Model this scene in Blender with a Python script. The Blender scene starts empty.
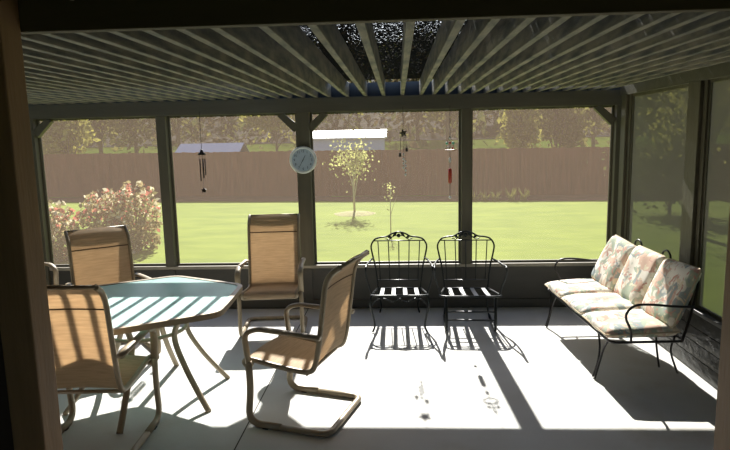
import bpy, bmesh, math, random
from mathutils import Vector, Matrix
R = math.radians
PI = math.pi
scene = bpy.context.scene
col = scene.collection
random.seed(7)

# ------------------------------------------------------------------ helpers
def lin(c):
    return tuple(((v/255)/12.92 if v/255 <= .04045 else ((v/255+.055)/1.055)**2.4) for v in c) + (1,)

class MB:
    """collects verts / faces, builds ONE mesh object"""
    def __init__(s): s.v=[]; s.f=[]; s.m=[]; s.cur=0; s.smooth=[]
    def add(s, vs, fs, smooth=False):
        o=len(s.v); s.v+= [tuple(v) for v in vs]
        for f in fs:
            s.f.append(tuple(i+o for i in f)); s.m.append(s.cur); s.smooth.append(smooth)
    def box(s, x0,x1,y0,y1,z0,z1, b=0.0, M=None):
        if b<=0:
            vs=[(x,y,z) for x in (x0,x1) for y in (y0,y1) for z in (z0,z1)]
            fs=[(0,1,3,2),(4,6,7,5),(0,4,5,1),(2,3,7,6),(0,2,6,4),(1,5,7,3)]
        else:
            bm=bmesh.new(); bmesh.ops.create_cube(bm,size=1)
            for v in bm.verts:
                v.co=Vector(((x0+x1)/2+v.co.x*(x1-x0),(y0+y1)/2+v.co.y*(y1-y0),(z0+z1)/2+v.co.z*(z1-z0)))
            bmesh.ops.bevel(bm,geom=bm.edges[:],offset=b,segments=2,affect='EDGES',profile=.5)
            bm.verts.index_update()
            vs=[tuple(v.co) for v in bm.verts]; fs=[tuple(v.index for v in f.verts) for f in bm.faces]; bm.free()
        if M is not None: vs=[tuple(M@Vector(v)) for v in vs]
        s.add(vs,fs); return s
    def tube(s, pts, r=.01, n=8, closed=False, cap=True, rx=None, up=None):
        """swept round (or r x rx elliptical) section; r may be a list"""
        P=[Vector(p) for p in pts]; N=len(P)
        T=[]
        for i in range(N):
            a=P[(i-1)%N] if (closed or i>0) else P[i]; b=P[(i+1)%N] if (closed or i<N-1) else P[i]
            t=(b-a); T.append(t.normalized() if t.length>1e-9 else Vector((0,0,1)))
        ref=Vector(up) if up else (Vector((0,0,1)) if abs(T[0].z)<.9 else Vector((1,0,0)))
        nrm=(ref-T[0]*ref.dot(T[0])).normalized()
        vs=[]
        for i in range(N):
            if i>0:
                nrm=(nrm-T[i]*nrm.dot(T[i]))
                nrm=nrm.normalized() if nrm.length>1e-6 else T[i].orthogonal().normalized()
            bn=T[i].cross(nrm)
            ri=r[i] if isinstance(r,(list,tuple)) else r
            rb=ri if rx is None else rx
            for k in range(n):
                a=2*PI*k/n
                vs.append(P[i]+nrm*ri*math.cos(a)+bn*rb*math.sin(a))
        fs=[]
        for i in range(N if closed else N-1):
            j=(i+1)%N
            for k in range(n):
                l=(k+1)%n; fs.append((i*n+k,i*n+l,j*n+l,j*n+k))
        if cap and not closed:
            fs.append(tuple(range(n-1,-1,-1))); fs.append(tuple((N-1)*n+k for k in range(n)))
        s.add(vs,fs,True); return s
    def lathe(s, prof, n=16, M=None, cap=True):
        vs=[];fs=[]
        for (r_,z) in prof:
            for k in range(n):
                a=2*PI*k/n; vs.append(Vector((r_*math.cos(a),r_*math.sin(a),z)))
        for i in range(len(prof)-1):
            for k in range(n):
                l=(k+1)%n; fs.append((i*n+k,i*n+l,(i+1)*n+l,(i+1)*n+k))
        if cap:
            fs.append(tuple(range(n-1,-1,-1))); fs.append(tuple((len(prof)-1)*n+k for k in range(n)))
        if M is not None: vs=[M@v for v in vs]
        s.add(vs,fs,True); return s
    def prism(s, poly, z0, z1):
        n=len(poly)
        vs=[(x,y,z0) for x,y in poly]+[(x,y,z1) for x,y in poly]
        fs=[tuple(range(n-1,-1,-1)),tuple(range(n,2*n))]+[(i,(i+1)%n,n+(i+1)%n,n+i) for i in range(n)]
        s.add(vs,fs); return s
    def ball(s, c, r, sc=(1,1,1), n=10):
        M=Matrix.Translation(c)@Matrix.Diagonal((sc[0],sc[1],sc[2],1))
        prof=[(max(1e-4,r*math.sin(PI*i/n)),-r*math.cos(PI*i/n)) for i in range(n+1)]
        return s.lathe(prof,n+2,M,cap=False)
    def leaf(s, c, d, size, rnd, w=.5):
        d=Vector(d).normalized(); a=d.orthogonal().normalized()
        a=Matrix.Rotation(rnd.uniform(0,2*PI),3,d)@a
        c=Vector(c); b=d.cross(a)*size*w*.5; a2=a*size*.5
        s.add([c-a2,c+b,c+a2,c-b],[(0,1,2,3)])
    def mesh(s, name):
        me=bpy.data.meshes.new(name); me.from_pydata(s.v,[],s.f)
        me.polygons.foreach_set('material_index',s.m)
        me.polygons.foreach_set('use_smooth',s.smooth)
        me.update(); return me
    def build(s, name, mat, parent=None, loc=None, fix=True):
        me=s.mesh(name)
        for m in (mat if isinstance(mat,(list,tuple)) else [mat]): me.materials.append(m)
        if fix:
            bm=bmesh.new(); bm.from_mesh(me); bmesh.ops.recalc_face_normals(bm,faces=bm.faces[:]); bm.to_mesh(me); bm.free()
        o=bpy.data.objects.new(name,me); col.objects.link(o)
        if parent is not None: o.parent=parent
        if loc is not None: o.location=loc
        return o

def tag(o,label=None,cat=None,group=None,kind=None):
    if label: o['label']=label
    if cat: o['category']=cat
    if group: o['group']=group
    if kind: o['kind']=kind
    return o
def thing(name,label,cat,loc=(0,0,0),rz=0,group=None):
    o=bpy.data.objects.new(name,None); col.objects.link(o); o.empty_display_size=.1
    o.location=loc; o.rotation_euler=(0,0,rz)
    return tag(o,label,cat,group)
def struct(o,label=None,cat=None): return tag(o,label,cat,None,'structure')
def copy_tree(o,parent=None):
    c=o.copy(); col.objects.link(c)
    if parent is not None: c.parent=parent
    for ch in list(o.children): copy_tree(ch,c)
    return c
def smooth_path(ctrl,per=6,closed=False):
    P=[Vector(p) for p in ctrl]; n=len(P); out=[]
    for i in range(n if closed else n-1):
        if closed: a,b,c,d=P[i-1],P[i],P[(i+1)%n],P[(i+2)%n]
        else: a=P[max(i-1,0)];b=P[i];c=P[i+1];d=P[min(i+2,n-1)]
        for k in range(per):
            t=k/per
            out.append(.5*((2*b)+(c-a)*t+(2*a-5*b+4*c-d)*t*t+(3*b-a-3*c+d)*t**3))
    if not closed: out.append(P[-1])
    return out
def fillet(ctrl,rad=.08,seg=6):
    P=[Vector(p) for p in ctrl]; out=[P[0]]
    for i in range(1,len(P)-1):
        a,b,c=P[i-1],P[i],P[i+1]
        r_=rad[i-1] if isinstance(rad,(list,tuple)) else rad
        l=min(r_,(a-b).length*.49,(c-b).length*.49)
        p=b+(a-b).normalized()*l; q=b+(c-b).normalized()*l
        for k in range(seg+1):
            t=k/seg; out.append(p*(1-t)**2+b*2*t*(1-t)+q*t*t)
    out.append(P[-1]); return out

# ------------------------------------------------------------------ materials
def mat(name, rgb, rough=.6, metal=0, spec=.5, noise=None, bump=None, coord='Object', stretch=(1,1,1)):
    """noise=(scale, amount, rgb2), bump=(scale,strength)"""
    m=bpy.data.materials.new(name); m.use_nodes=True
    nt=m.node_tree; b=nt.nodes['Principled BSDF']
    b.inputs['Base Color'].default_value=lin(rgb); b.inputs['Roughness'].default_value=rough
    b.inputs['Metallic'].default_value=metal; b.inputs['Specular IOR Level'].default_value=spec
    tc=nt.nodes.new('ShaderNodeTexCoord'); mp=nt.nodes.new('ShaderNodeMapping')
    nt.links.new(tc.outputs[coord],mp.inputs[0]); mp.inputs['Scale'].default_value=stretch
    if noise:
        n=nt.nodes.new('ShaderNodeTexNoise'); n.inputs['Scale'].default_value=noise[0]; n.inputs['Detail'].default_value=5
        nt.links.new(mp.outputs[0],n.inputs['Vector'])
        rp=nt.nodes.new('ShaderNodeValToRGB'); rp.color_ramp.elements[0].position=.5-noise[1]; rp.color_ramp.elements[1].position=.5+noise[1]
        rp.color_ramp.elements[0].color=lin(rgb); rp.color_ramp.elements[1].color=lin(noise[2])
        nt.links.new(n.outputs[0],rp.inputs[0]); nt.links.new(rp.outputs[0],b.inputs['Base Color'])
    if bump:
        n2=nt.nodes.new('ShaderNodeTexNoise'); n2.inputs['Scale'].default_value=bump[0]; n2.inputs['Detail'].default_value=4
        nt.links.new(mp.outputs[0],n2.inputs['Vector'])
        bp=nt.nodes.new('ShaderNodeBump'); bp.inputs['Strength'].default_value=bump[1]; bp.inputs['Distance'].default_value=.01
        nt.links.new(n2.outputs[0],bp.inputs['Height']); nt.links.new(bp.outputs[0],b.inputs['Normal'])
    return m
def screen_mat(name, rgb, dens, trans):
    m=bpy.data.materials.new(name); m.use_nodes=True; nt=m.node_tree; nt.nodes.clear()
    out=nt.nodes.new('ShaderNodeOutputMaterial'); tp=nt.nodes.new('ShaderNodeBsdfTransparent')
    df=nt.nodes.new('ShaderNodeBsdfDiffuse'); tl=nt.nodes.new('ShaderNodeBsdfTranslucent')
    df.inputs[0].default_value=lin(rgb); tl.inputs[0].default_value=lin(trans)
    mx=nt.nodes.new('ShaderNodeMixShader'); mx.inputs[0].default_value=.5
    nt.links.new(df.outputs[0],mx.inputs[1]); nt.links.new(tl.outputs[0],mx.inputs[2])
    m2=nt.nodes.new('ShaderNodeMixShader'); m2.inputs[0].default_value=dens
    nt.links.new(tp.outputs[0],m2.inputs[1]); nt.links.new(mx.outputs[0],m2.inputs[2]); nt.links.new(m2.outputs[0],out.inputs[0])
    return m
def leaf_mat(name, rgb, tr=.5, rgb2=None):
    m=bpy.data.materials.new(name); m.use_nodes=True; nt=m.node_tree; nt.nodes.clear()
    out=nt.nodes.new('ShaderNodeOutputMaterial'); df=nt.nodes.new('ShaderNodeBsdfDiffuse'); tl=nt.nodes.new('ShaderNodeBsdfTranslucent')
    mx=nt.nodes.new('ShaderNodeMixShader'); mx.inputs[0].default_value=tr
    c=lin(rgb)
    if rgb2:
        tc=nt.nodes.new('ShaderNodeTexCoord'); n=nt.nodes.new('ShaderNodeTexNoise'); n.inputs['Scale'].default_value=3
        nt.links.new(tc.outputs['Object'],n.inputs['Vector'])
        rp=nt.nodes.new('ShaderNodeValToRGB'); rp.color_ramp.elements[0].position=.38; rp.color_ramp.elements[1].position=.62
        rp.color_ramp.elements[0].color=c; rp.color_ramp.elements[1].color=lin(rgb2)
        nt.links.new(n.outputs[0],rp.inputs[0])
        nt.links.new(rp.outputs[0],df.inputs[0]); nt.links.new(rp.outputs[0],tl.inputs[0])
    else:
        df.inputs[0].default_value=c; tl.inputs[0].default_value=c
    nt.links.new(df.outputs[0],mx.inputs[1]); nt.links.new(tl.outputs[0],mx.inputs[2]); nt.links.new(mx.outputs[0],out.inputs[0])
    return m

M={}
M['post']=mat('painted_post_wood',(98,94,76),.55,noise=(6,.3,(80,77,62)),bump=(30,.2),stretch=(3,3,.4))
M['beam']=mat('painted_beam_wood',(94,91,76),.6,noise=(5,.3,(78,76,63)),bump=(25,.2),stretch=(.4,3,3))
M['header']=mat('dark_header_wood',(84,76,54),.75,noise=(4,.3,(70,62,44)),stretch=(.4,3,3))
M['nearpost']=mat('brown_near_post_wood',(150,118,82),.6,noise=(5,.3,(124,98,66)),bump=(20,.25),stretch=(4,4,.5))
M['nearwall']=mat('dark_brown_wall_paint',(60,42,30),.7,noise=(3,.3,(50,36,27)))
M['panel']=mat('dark_kneewall_paint',(72,70,62),.5,noise=(4,.3,(58,57,51)),bump=(14,.25),stretch=(.5,2,2))
M['siding']=mat('black_siding_paint',(52,52,49),.26,noise=(14,.3,(76,75,70)),bump=(22,.6),stretch=(1,.6,1))
M['sill']=mat('pale_sill_wood',(175,168,150),.5,noise=(6,.3,(150,144,128)))
M['rafter']=mat('weathered_rafter_wood',(134,128,112),.65,noise=(9,.14,(78,80,80)),bump=(20,.3),stretch=(2,.5,2))
M['rim']=mat('blue_grey_rim_wood',(70,74,80),.6,noise=(4,.3,(58,62,68)))
M['screen']=screen_mat('insect_screen_mesh',(70,64,58),.42,(112,98,86))
M['sidescreen']=screen_mat('grazing_dark_screen_mesh',(150,140,130),.90,(100,92,84))  # grazing-angle darkness and haze of the insect mesh put into density and colour
# shade cloth: black weave with pin holes
def cover_mat():
    m=bpy.data.materials.new('black_shade_cloth'); m.use_nodes=True; nt=m.node_tree; nt.nodes.clear()
    out=nt.nodes.new('ShaderNodeOutputMaterial'); tp=nt.nodes.new('ShaderNodeBsdfTransparent'); df=nt.nodes.new('ShaderNodeBsdfDiffuse')
    df.inputs[0].default_value=lin((34,36,38))
    tc=nt.nodes.new('ShaderNodeTexCoord'); n=nt.nodes.new('ShaderNodeTexNoise'); n.inputs['Scale'].default_value=95; n.inputs['Detail'].default_value=2
    nt.links.new(tc.outputs['Object'],n.inputs['Vector'])
    rp=nt.nodes.new('ShaderNodeValToRGB'); rp.color_ramp.elements[0].position=.62; rp.color_ramp.elements[1].position=.70
    nt.links.new(n.outputs[0],rp.inputs[0])
    mx=nt.nodes.new('ShaderNodeMixShader'); nt.links.new(rp.outputs[0],mx.inputs[0]); nt.links.new(df.outputs[0],mx.inputs[1]); nt.links.new(tp.outputs[0],mx.inputs[2])
    nt.links.new(mx.outputs[0],out.inputs[0]); return m
M['cover']=cover_mat()
# concrete with a saw joint grid and stains
def concrete():
    m=mat('patio_concrete',(203,204,201),.75,noise=(2.2,.3,(188,187,181)),bump=(60,.12))
    nt=m.node_tree; b=nt.nodes['Principled BSDF']
    src=b.inputs['Base Color'].links[0].from_socket
    tc=nt.nodes.new('ShaderNodeTexCoord')
    n=nt.nodes.new('ShaderNodeTexNoise'); n.inputs['Scale'].default_value=.9; n.inputs['Detail'].default_value=6; n.inputs['Roughness'].default_value=.65
    nt.links.new(tc.outputs['Object'],n.inputs['Vector'])
    rp=nt.nodes.new('ShaderNodeValToRGB'); rp.color_ramp.elements[0].position=.55; rp.color_ramp.elements[1].position=.75
    rp.color_ramp.elements[0].color=(1,1,1,1); rp.color_ramp.elements[1].color=(.82,.76,.66,1)
    nt.links.new(n.outputs[0],rp.inputs[0])
    mx=nt.nodes.new('ShaderNodeMix'); mx.data_type='RGBA'; mx.blend_type='MULTIPLY'; mx.inputs[0].default_value=1
    nt.links.new(src,mx.inputs[6]); nt.links.new(rp.outputs[0],mx.inputs[7]); nt.links.new(mx.outputs[2],b.inputs['Base Color'])
    return m
M['concrete']=concrete()
M['joint']=mat('joint_filler',(70,66,58),.9)
M['housefloor']=mat('house_floor',(120,110,98),.7)
M['lawn']=mat('lawn_grass',(88,106,26),.9,spec=.1,noise=(1.6,.3,(122,136,44)),bump=(3,.3),stretch=(.6,1.6,1))
M['meadow']=mat('far_meadow_grass',(62,82,30),1.0,spec=0,noise=(.5,.3,(74,80,38)))
M['hill']=mat('wooded_hillside',(44,38,28),.95,spec=.05,noise=(.5,.18,(32,34,22)),bump=(2,.8),stretch=(1.6,1,.6))
M['fenceshade']=mat('fence_shade_brown',(118,88,70),.95,spec=.05,noise=(2,.2,(96,74,58)))  # brown tone standing in for lawn in the fence shadow
M['road']=mat('grey_road_asphalt',(58,60,64),1.0,spec=0)
M['fence']=mat('brown_fence_wood',(124,78,64),.85,spec=.1,noise=(2.5,.3,(92,58,48)),stretch=(5,5,.5))
M['fencepost']=mat('fence_post_wood',(104,76,60),.85)
M['mulch']=mat('bark_mulch',(112,100,66),.95,noise=(14,.2,(150,150,84)),bump=(30,.8))
M['bark']=mat('tree_bark',(92,78,62),.9,noise=(8,.3,(70,58,46)))
M['palebark']=mat('pale_young_bark',(170,160,130),.8)
M['leaf_young']=leaf_mat('yellow_green_young_leaf',(176,176,112),.6)
M['leaf_olive']=leaf_mat('olive_tree_leaf',(84,84,42),.45,(116,112,58))
M['leaf_dark']=leaf_mat('dark_green_tree_leaf',(62,72,42),.4,(92,92,50))
M['leaf_brown']=leaf_mat('brown_twiggy_leaf',(86,72,52),.35,(68,64,40))
M['leaf_gold']=leaf_mat('gold_green_tree_leaf',(150,144,70),.5,(110,108,58))
M['leaf_shrub']=leaf_mat('shrub_leaf',(160,144,104),.5,(128,122,80))
M['leaf_red']=leaf_mat('red_shrub_tip_leaf',(186,112,98),.5)
M['leaf_white']=leaf_mat('pale_shrub_leaf',(222,210,178),.45)
M['shedwall']=mat('blue_grey_shed_wall',(176,186,204),.7,noise=(1.5,.3,(160,170,190)))
M['shedroof']=mat('white_shed_roof',(245,245,242),.35)
M['greyroof']=mat('blue_grey_roof',(90,102,130),.95,spec=.05)
# furniture
M['alu']=mat('tan_powder_coated_metal',(156,142,118),.42,metal=.1,noise=(8,.3,(144,130,106)))
M['sling']=None
def sling():
    m=bpy.data.materials.new('tan_woven_sling'); m.use_nodes=True; nt=m.node_tree; b=nt.nodes['Principled BSDF']; out=nt.nodes['Material Output']
    b.inputs['Roughness'].default_value=.75; b.inputs['Specular IOR Level'].default_value=.2
    tc=nt.nodes.new('ShaderNodeTexCoord')
    w1=nt.nodes.new('ShaderNodeTexWave'); w1.inputs['Scale'].default_value=55; w1.bands_direction='X'
    w2=nt.nodes.new('ShaderNodeTexNoise'); w2.inputs['Scale'].default_value=30
    mp=nt.nodes.new('ShaderNodeMapping'); mp.inputs['Scale'].default_value=(.25,3,3)
    nt.links.new(tc.outputs['Object'],w1.inputs['Vector']); nt.links.new(tc.outputs['Object'],mp.inputs[0]); nt.links.new(mp.outputs[0],w2.inputs['Vector'])
    mx=nt.nodes.new('ShaderNodeMath'); mx.operation='MULTIPLY_ADD'; mx.inputs[1].default_value=.25
    nt.links.new(w1.outputs['Fac'],mx.inputs[0]); nt.links.new(w2.outputs[0],mx.inputs[2])
    rp=nt.nodes.new('ShaderNodeValToRGB'); rp.color_ramp.elements[0].position=.35; rp.color_ramp.elements[1].position=.85
    rp.color_ramp.elements[0].color=lin((190,170,145)); rp.color_ramp.elements[1].color=lin((214,194,166))
    nt.links.new(mx.outputs[0],rp.inputs[0]); nt.links.new(rp.outputs[0],b.inputs['Base Color'])
    tl=nt.nodes.new('ShaderNodeBsdfTranslucent'); nt.links.new(rp.outputs[0],tl.inputs[0])
    ms=nt.nodes.new('ShaderNodeMixShader'); ms.inputs[0].default_value=.55
    nt.links.new(b.outputs[0],ms.inputs[1]); nt.links.new(tl.outputs[0],ms.inputs[2]); nt.links.new(ms.outputs[0],out.inputs[0])
    return m
M['sling']=sling()
M['seam']=mat('dark_sling_seam',(86,68,50),.8)
M['rubber']=mat('black_rubber',(26,24,22),.8)
def glass():
    m=bpy.data.materials.new('frosted_aqua_glass'); m.use_nodes=True; nt=m.node_tree; b=nt.nodes['Principled BSDF']; out=nt.nodes['Material Output']
    b.inputs['Base Color'].default_value=lin((200,228,224)); b.inputs['Roughness'].default_value=.3
    tc=nt.nodes.new('ShaderNodeTexCoord'); n=nt.nodes.new('ShaderNodeTexNoise'); n.inputs['Scale'].default_value=90
    bp=nt.nodes.new('ShaderNodeBump'); bp.inputs['Strength'].default_value=.25; bp.inputs['Distance'].default_value=.003
    nt.links.new(tc.outputs['Object'],n.inputs['Vector']); nt.links.new(n.outputs[0],bp.inputs['Height']); nt.links.new(bp.outputs[0],b.inputs['Normal'])
    tl=nt.nodes.new('ShaderNodeBsdfTranslucent'); tl.inputs[0].default_value=lin((186,222,218))
    ms=nt.nodes.new('ShaderNodeMixShader'); ms.inputs[0].default_value=.42
    nt.links.new(b.outputs[0],ms.inputs[1]); nt.links.new(tl.outputs[0],ms.inputs[2]); nt.links.new(ms.outputs[0],out.inputs[0])
    return m
M['glass']=glass()
M['iron']=mat('black_green_wrought_iron',(26,32,32),.38,metal=.3)
M['strap']=mat('iron_strap_painted_glint',(176,180,178),.4,metal=.1)  # sun glint on dark straps put into the pale base colour
M['benchiron']=mat('bench_black_iron',(30,27,25),.42,metal=.3)
def floral():
    m=bpy.data.materials.new('floral_cushion_fabric'); m.use_nodes=True; nt=m.node_tree; b=nt.nodes['Principled BSDF']
    b.inputs['Roughness'].default_value=.9; b.inputs['Specular IOR Level'].default_value=.1
    tc=nt.nodes.new('ShaderNodeTexCoord')
    def layer(base, seed, sc, lo, hi, colr):
        mp=nt.nodes.new('ShaderNodeMapping'); mp.inputs['Location'].default_value=(seed,seed*.7,seed*1.3)
        nt.links.new(tc.outputs['Object'],mp.inputs[0])
        n=nt.nodes.new('ShaderNodeTexNoise'); n.inputs['Scale'].default_value=sc; n.inputs['Detail'].default_value=2; n.inputs['Distortion'].default_value=1.2
        nt.links.new(mp.outputs[0],n.inputs['Vector'])
        rp=nt.nodes.new('ShaderNodeValToRGB'); rp.color_ramp.elements[0].position=lo; rp.color_ramp.elements[1].position=hi
        rp.color_ramp.elements[0].color=(0,0,0,1); rp.color_ramp.elements[1].color=(1,1,1,1)
        nt.links.new(n.outputs[0],rp.inputs[0])
        mx=nt.nodes.new('ShaderNodeMix'); mx.data_type='RGBA'
        nt.links.new(rp.outputs[0],mx.inputs[0]); nt.links.new(base,mx.inputs[6]); mx.inputs[7].default_value=lin(colr)
        return mx.outputs[2]
    rgb=nt.nodes.new('ShaderNodeRGB'); rgb.outputs[0].default_value=lin((240,234,220))
    s=layer(rgb.outputs[0],1.3,5.5,.53,.57,(176,186,166))
    s=layer(s,5.1,6,.56,.60,(220,190,170))
    s=layer(s,9.7,6,.57,.61,(160,170,168))
    s=layer(s,13.2,13,.60,.63,(206,164,148))
    s=layer(s,17.9,11,.60,.63,(228,216,190))
    nt.links.new(s,b.inputs['Base Color']); return m
M['floral']=floral()
M['piping']=mat('cream_piping',(196,180,150),.9)
M['clockrim']=mat('pale_grey_clock_rim',(236,242,238),.45)
M['clockface']=mat('slate_blue_clock_face',(186,204,216),.5,noise=(20,.3,(168,186,200)))
M['clockink']=mat('dark_clock_ink',(40,48,58),.6)
M['chime']=mat('dark_chime_metal',(44,36,32),.4,metal=.6)
M['cord']=mat('thin_dark_cord',(60,54,46),.8)
M['redbead']=mat('red_sun_catcher_glass',(176,62,44),.25)
M['greenbead']=mat('green_bead',(110,190,160),.3)
M['orange']=mat('orange_brown_hoop',(150,92,60),.4)
M['clearbead']=mat('clear_crystal_bead',(222,226,222),.15)
M['starmetal']=mat('dull_grey_star_metal',(78,76,62),.5,metal=.5)
M['ceramic']=mat('pale_ceramic',(168,160,144),.5)

# ------------------------------------------------------------------ camera
yaw,pitch,roll,fpx,ch=.0577,.1448,-.0219,589.2,1.8
cy,sy=math.cos(yaw),math.sin(yaw)
fw=Vector((-sy*math.cos(pitch),cy*math.cos(pitch),-math.sin(pitch)))
rt=Vector((cy,sy,0)); up=rt.cross(fw)
c_,s_=math.cos(roll),math.sin(roll)
r2=rt*c_+up*s_; u2=up*c_-rt*s_
cam=bpy.data.cameras.new('camera'); cam.sensor_fit='HORIZONTAL'; cam.sensor_width=36; cam.lens=fpx/730*36
cam.clip_start=.05; cam.clip_end=500
co=bpy.data.objects.new('camera',cam); col.objects.link(co)
mw=Matrix((r2,u2,-fw)).transposed().to_4x4(); mw.translation=(0,0,ch); co.matrix_world=mw
scene.camera=co

# ------------------------------------------------------------------ light
SUN=Vector((.04,-1,-.764)).normalized()
sl=bpy.data.lights.new('sun','SUN'); sl.energy=15; sl.angle=R(.53); sl.color=(1,.97,.91)
so=bpy.data.objects.new('sun',sl); col.objects.link(so); so.rotation_euler=SUN.to_track_quat('-Z','Y').to_euler()
w=bpy.data.worlds.new('sky_world'); scene.world=w; w.use_nodes=True
nt=w.node_tree; bg=nt.nodes['Background']
sk=nt.nodes.new('ShaderNodeTexSky'); sk.sky_type='NISHITA'; sk.sun_disc=False; sk.sun_elevation=R(37.4); sk.sun_rotation=R(-2)
nt.links.new(sk.outputs[0],bg.inputs[0]); bg.inputs[1].default_value=.2
scene.view_settings.view_transform='Standard'; scene.view_settings.look='None'
scene.view_settings.exposure=.38; scene.view_settings.gamma=1; scene.view_settings.use_curve_mapping=False

# ------------------------------------------------------------------ setting: patio shell
XL,XR,YB,YF=-4.35,2.21,6.10,2.27
ZS,ZB,ZT,RH=.478,2.083,2.23,.14
LZ=-.40
struct(MB().box(XL-.15,XR+.15,YF-.1,YB+.12,LZ-.1,0).build('floor',M['concrete']),'pale concrete patio floor inside the screened room','floor')
struct(MB().box(-3,3,-2.2,YF-.1,LZ-.1,0).build('floor_house',M['housefloor']),'house floor in front of the patio','floor')
for x in (-.987,):
    struct(MB().box(x-.004,x+.004,YF-.1,YB+.1,0,.0012).build('trim_1',M['joint']),'dark expansion joint line in the concrete','trim')

# back knee wall: panels between battens, cap board
kb=MB(); kb.box(XL,XR,YB+.035,YB+.09,0,ZS-.035)
for x in (XL,-3.885,-2.47,-.97,.70,XR-.05): kb.box(x-.04,x+.04,YB+.02,YB+.04,0,ZS-.04)
kb.box(XL,XR,YB+.015,YB+.04,.02,.10)
struct(kb.build('wall_back',M['panel']),'low dark knee wall below the back screens','wall')
struct(MB().box(XL,XR,YB+.028,YB+.125,ZS-.035,ZS,.004).build('trim_2',M['sill']),'sunlit pale cap rail on the back knee wall','sill')
# beam
struct(MB().box(XL,XR+.1,YB,YB+.05,ZB,ZT,.004).build('beam',M['beam']),'dark wooden beam along the top of the back screens','beam')
struct(MB().box(XL,XR+.1,YB+.05,YB+.12,ZB+.03,ZT,.004).build('trim_3',M['beam']),'outer board of the back beam','beam')
struct(MB().box(XL,XR+.1,YB+.06,YB+.10,ZT,ZT+RH).build('trim_4',M['rim']),'blue grey rim board at the rafter ends','trim')
# posts of the back wall
posts=[(-3.885,.05),(-2.465,.05),(-.972,.067),(.700,.05),(XR+.02,.045)]
pl=['wooden post of the back wall nearest the left corner','wooden post left of the patio table','wooden centre post carrying the round clock','wooden post behind the right iron chair','wooden corner post behind the bench']
for (x,hw),l in zip(posts,pl):
    b=MB().box(x-hw,x+hw,YB,YB+.07,0 if x<-3 else ZS,ZB,.004)
    b.box(x-hw-.018,x+hw+.018,YB+.07,YB+.10,ZS,ZB)
    struct(b.build('post',M['post']),l,'post')
# knee braces
def brace(x,d,l):
    b=MB(); L=.165
    a=Vector((x,YB+.035,ZB-L)); e=Vector((x+d*L,YB+.035,ZB))
    t=(e-a).normalized(); n=Vector((-t.z,0,t.x)); hw=.042
    vs=[]
    for y in (YB+.006,YB+.064):
        for p,q in ((a,-1),(a,1),(e,1),(e,-1)):
            v=p+n*hw*q; vs.append((v.x,y,min(v.z,ZB)))
    b.add(vs,[(0,1,2,3),(7,6,5,4),(0,4,5,1),(1,5,6,2),(2,6,7,3),(3,7,4,0)])
    struct(b.build('brace',M['post']),l,'brace')
brace(-3.835,1,'diagonal brace at the left end of the back beam')
brace(-.905,1,'diagonal brace right of the clock post')
brace(-1.039,-1,'diagonal brace left of the clock post')
brace(2.165,-1,'diagonal brace at the right end of the back beam')

def window(n,a,b,z0,z1,m,label,axis='x',pos=0,sgn=1):
    e=thing('window_%d'%n,label,'window'); e['kind']='structure'
    fr=MB(); t=.022; d0,d1=pos,pos+.02*sgn
    lo,hi=min(d0,d1),max(d0,d1)
    def bx(u0,u1,w0,w1):
        if axis=='x': fr.box(u0,u1,lo,hi,w0,w1)
        else: fr.box(lo,hi,u0,u1,w0,w1)
    bx(a,b,z0,z0+t); bx(a,b,z1-t,z1); bx(a,a+t,z0+t,z1-t); bx(b-t,b,z0+t,z1-t)
    fr.build('window_frame',M['post'],e)
    s=MB(); p=pos+.010*sgn
    if axis=='x': s.add([(a+t,p,z0+t),(b-t,p,z0+t),(b-t,p,z1-t),(a+t,p,z1-t)],[(0,1,2,3)])
    else: s.add([(p,a+t,z0+t),(p,b-t,z0+t),(p,b-t,z1-t),(p,a+t,z1-t)],[(0,1,2,3)])
    s.build('screen_mesh',m,e)
    return e
bays=[(-4.33,-3.935),(-3.835,-2.515),(-2.415,-1.039),(-.905,.65),(.75,2.185)]
bl=['narrow screened bay in the left back corner','screened window behind the left table chairs','screened window with the dark wind chime','screened window with the star chime behind the left iron chair','screened window at the right end of the back wall']
for i,((a,b),l) in enumerate(zip(bays,bl)):
    window(i+1,a,b,ZS,ZB+.01,M['screen'],l,'x',YB+.10,-1)

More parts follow.
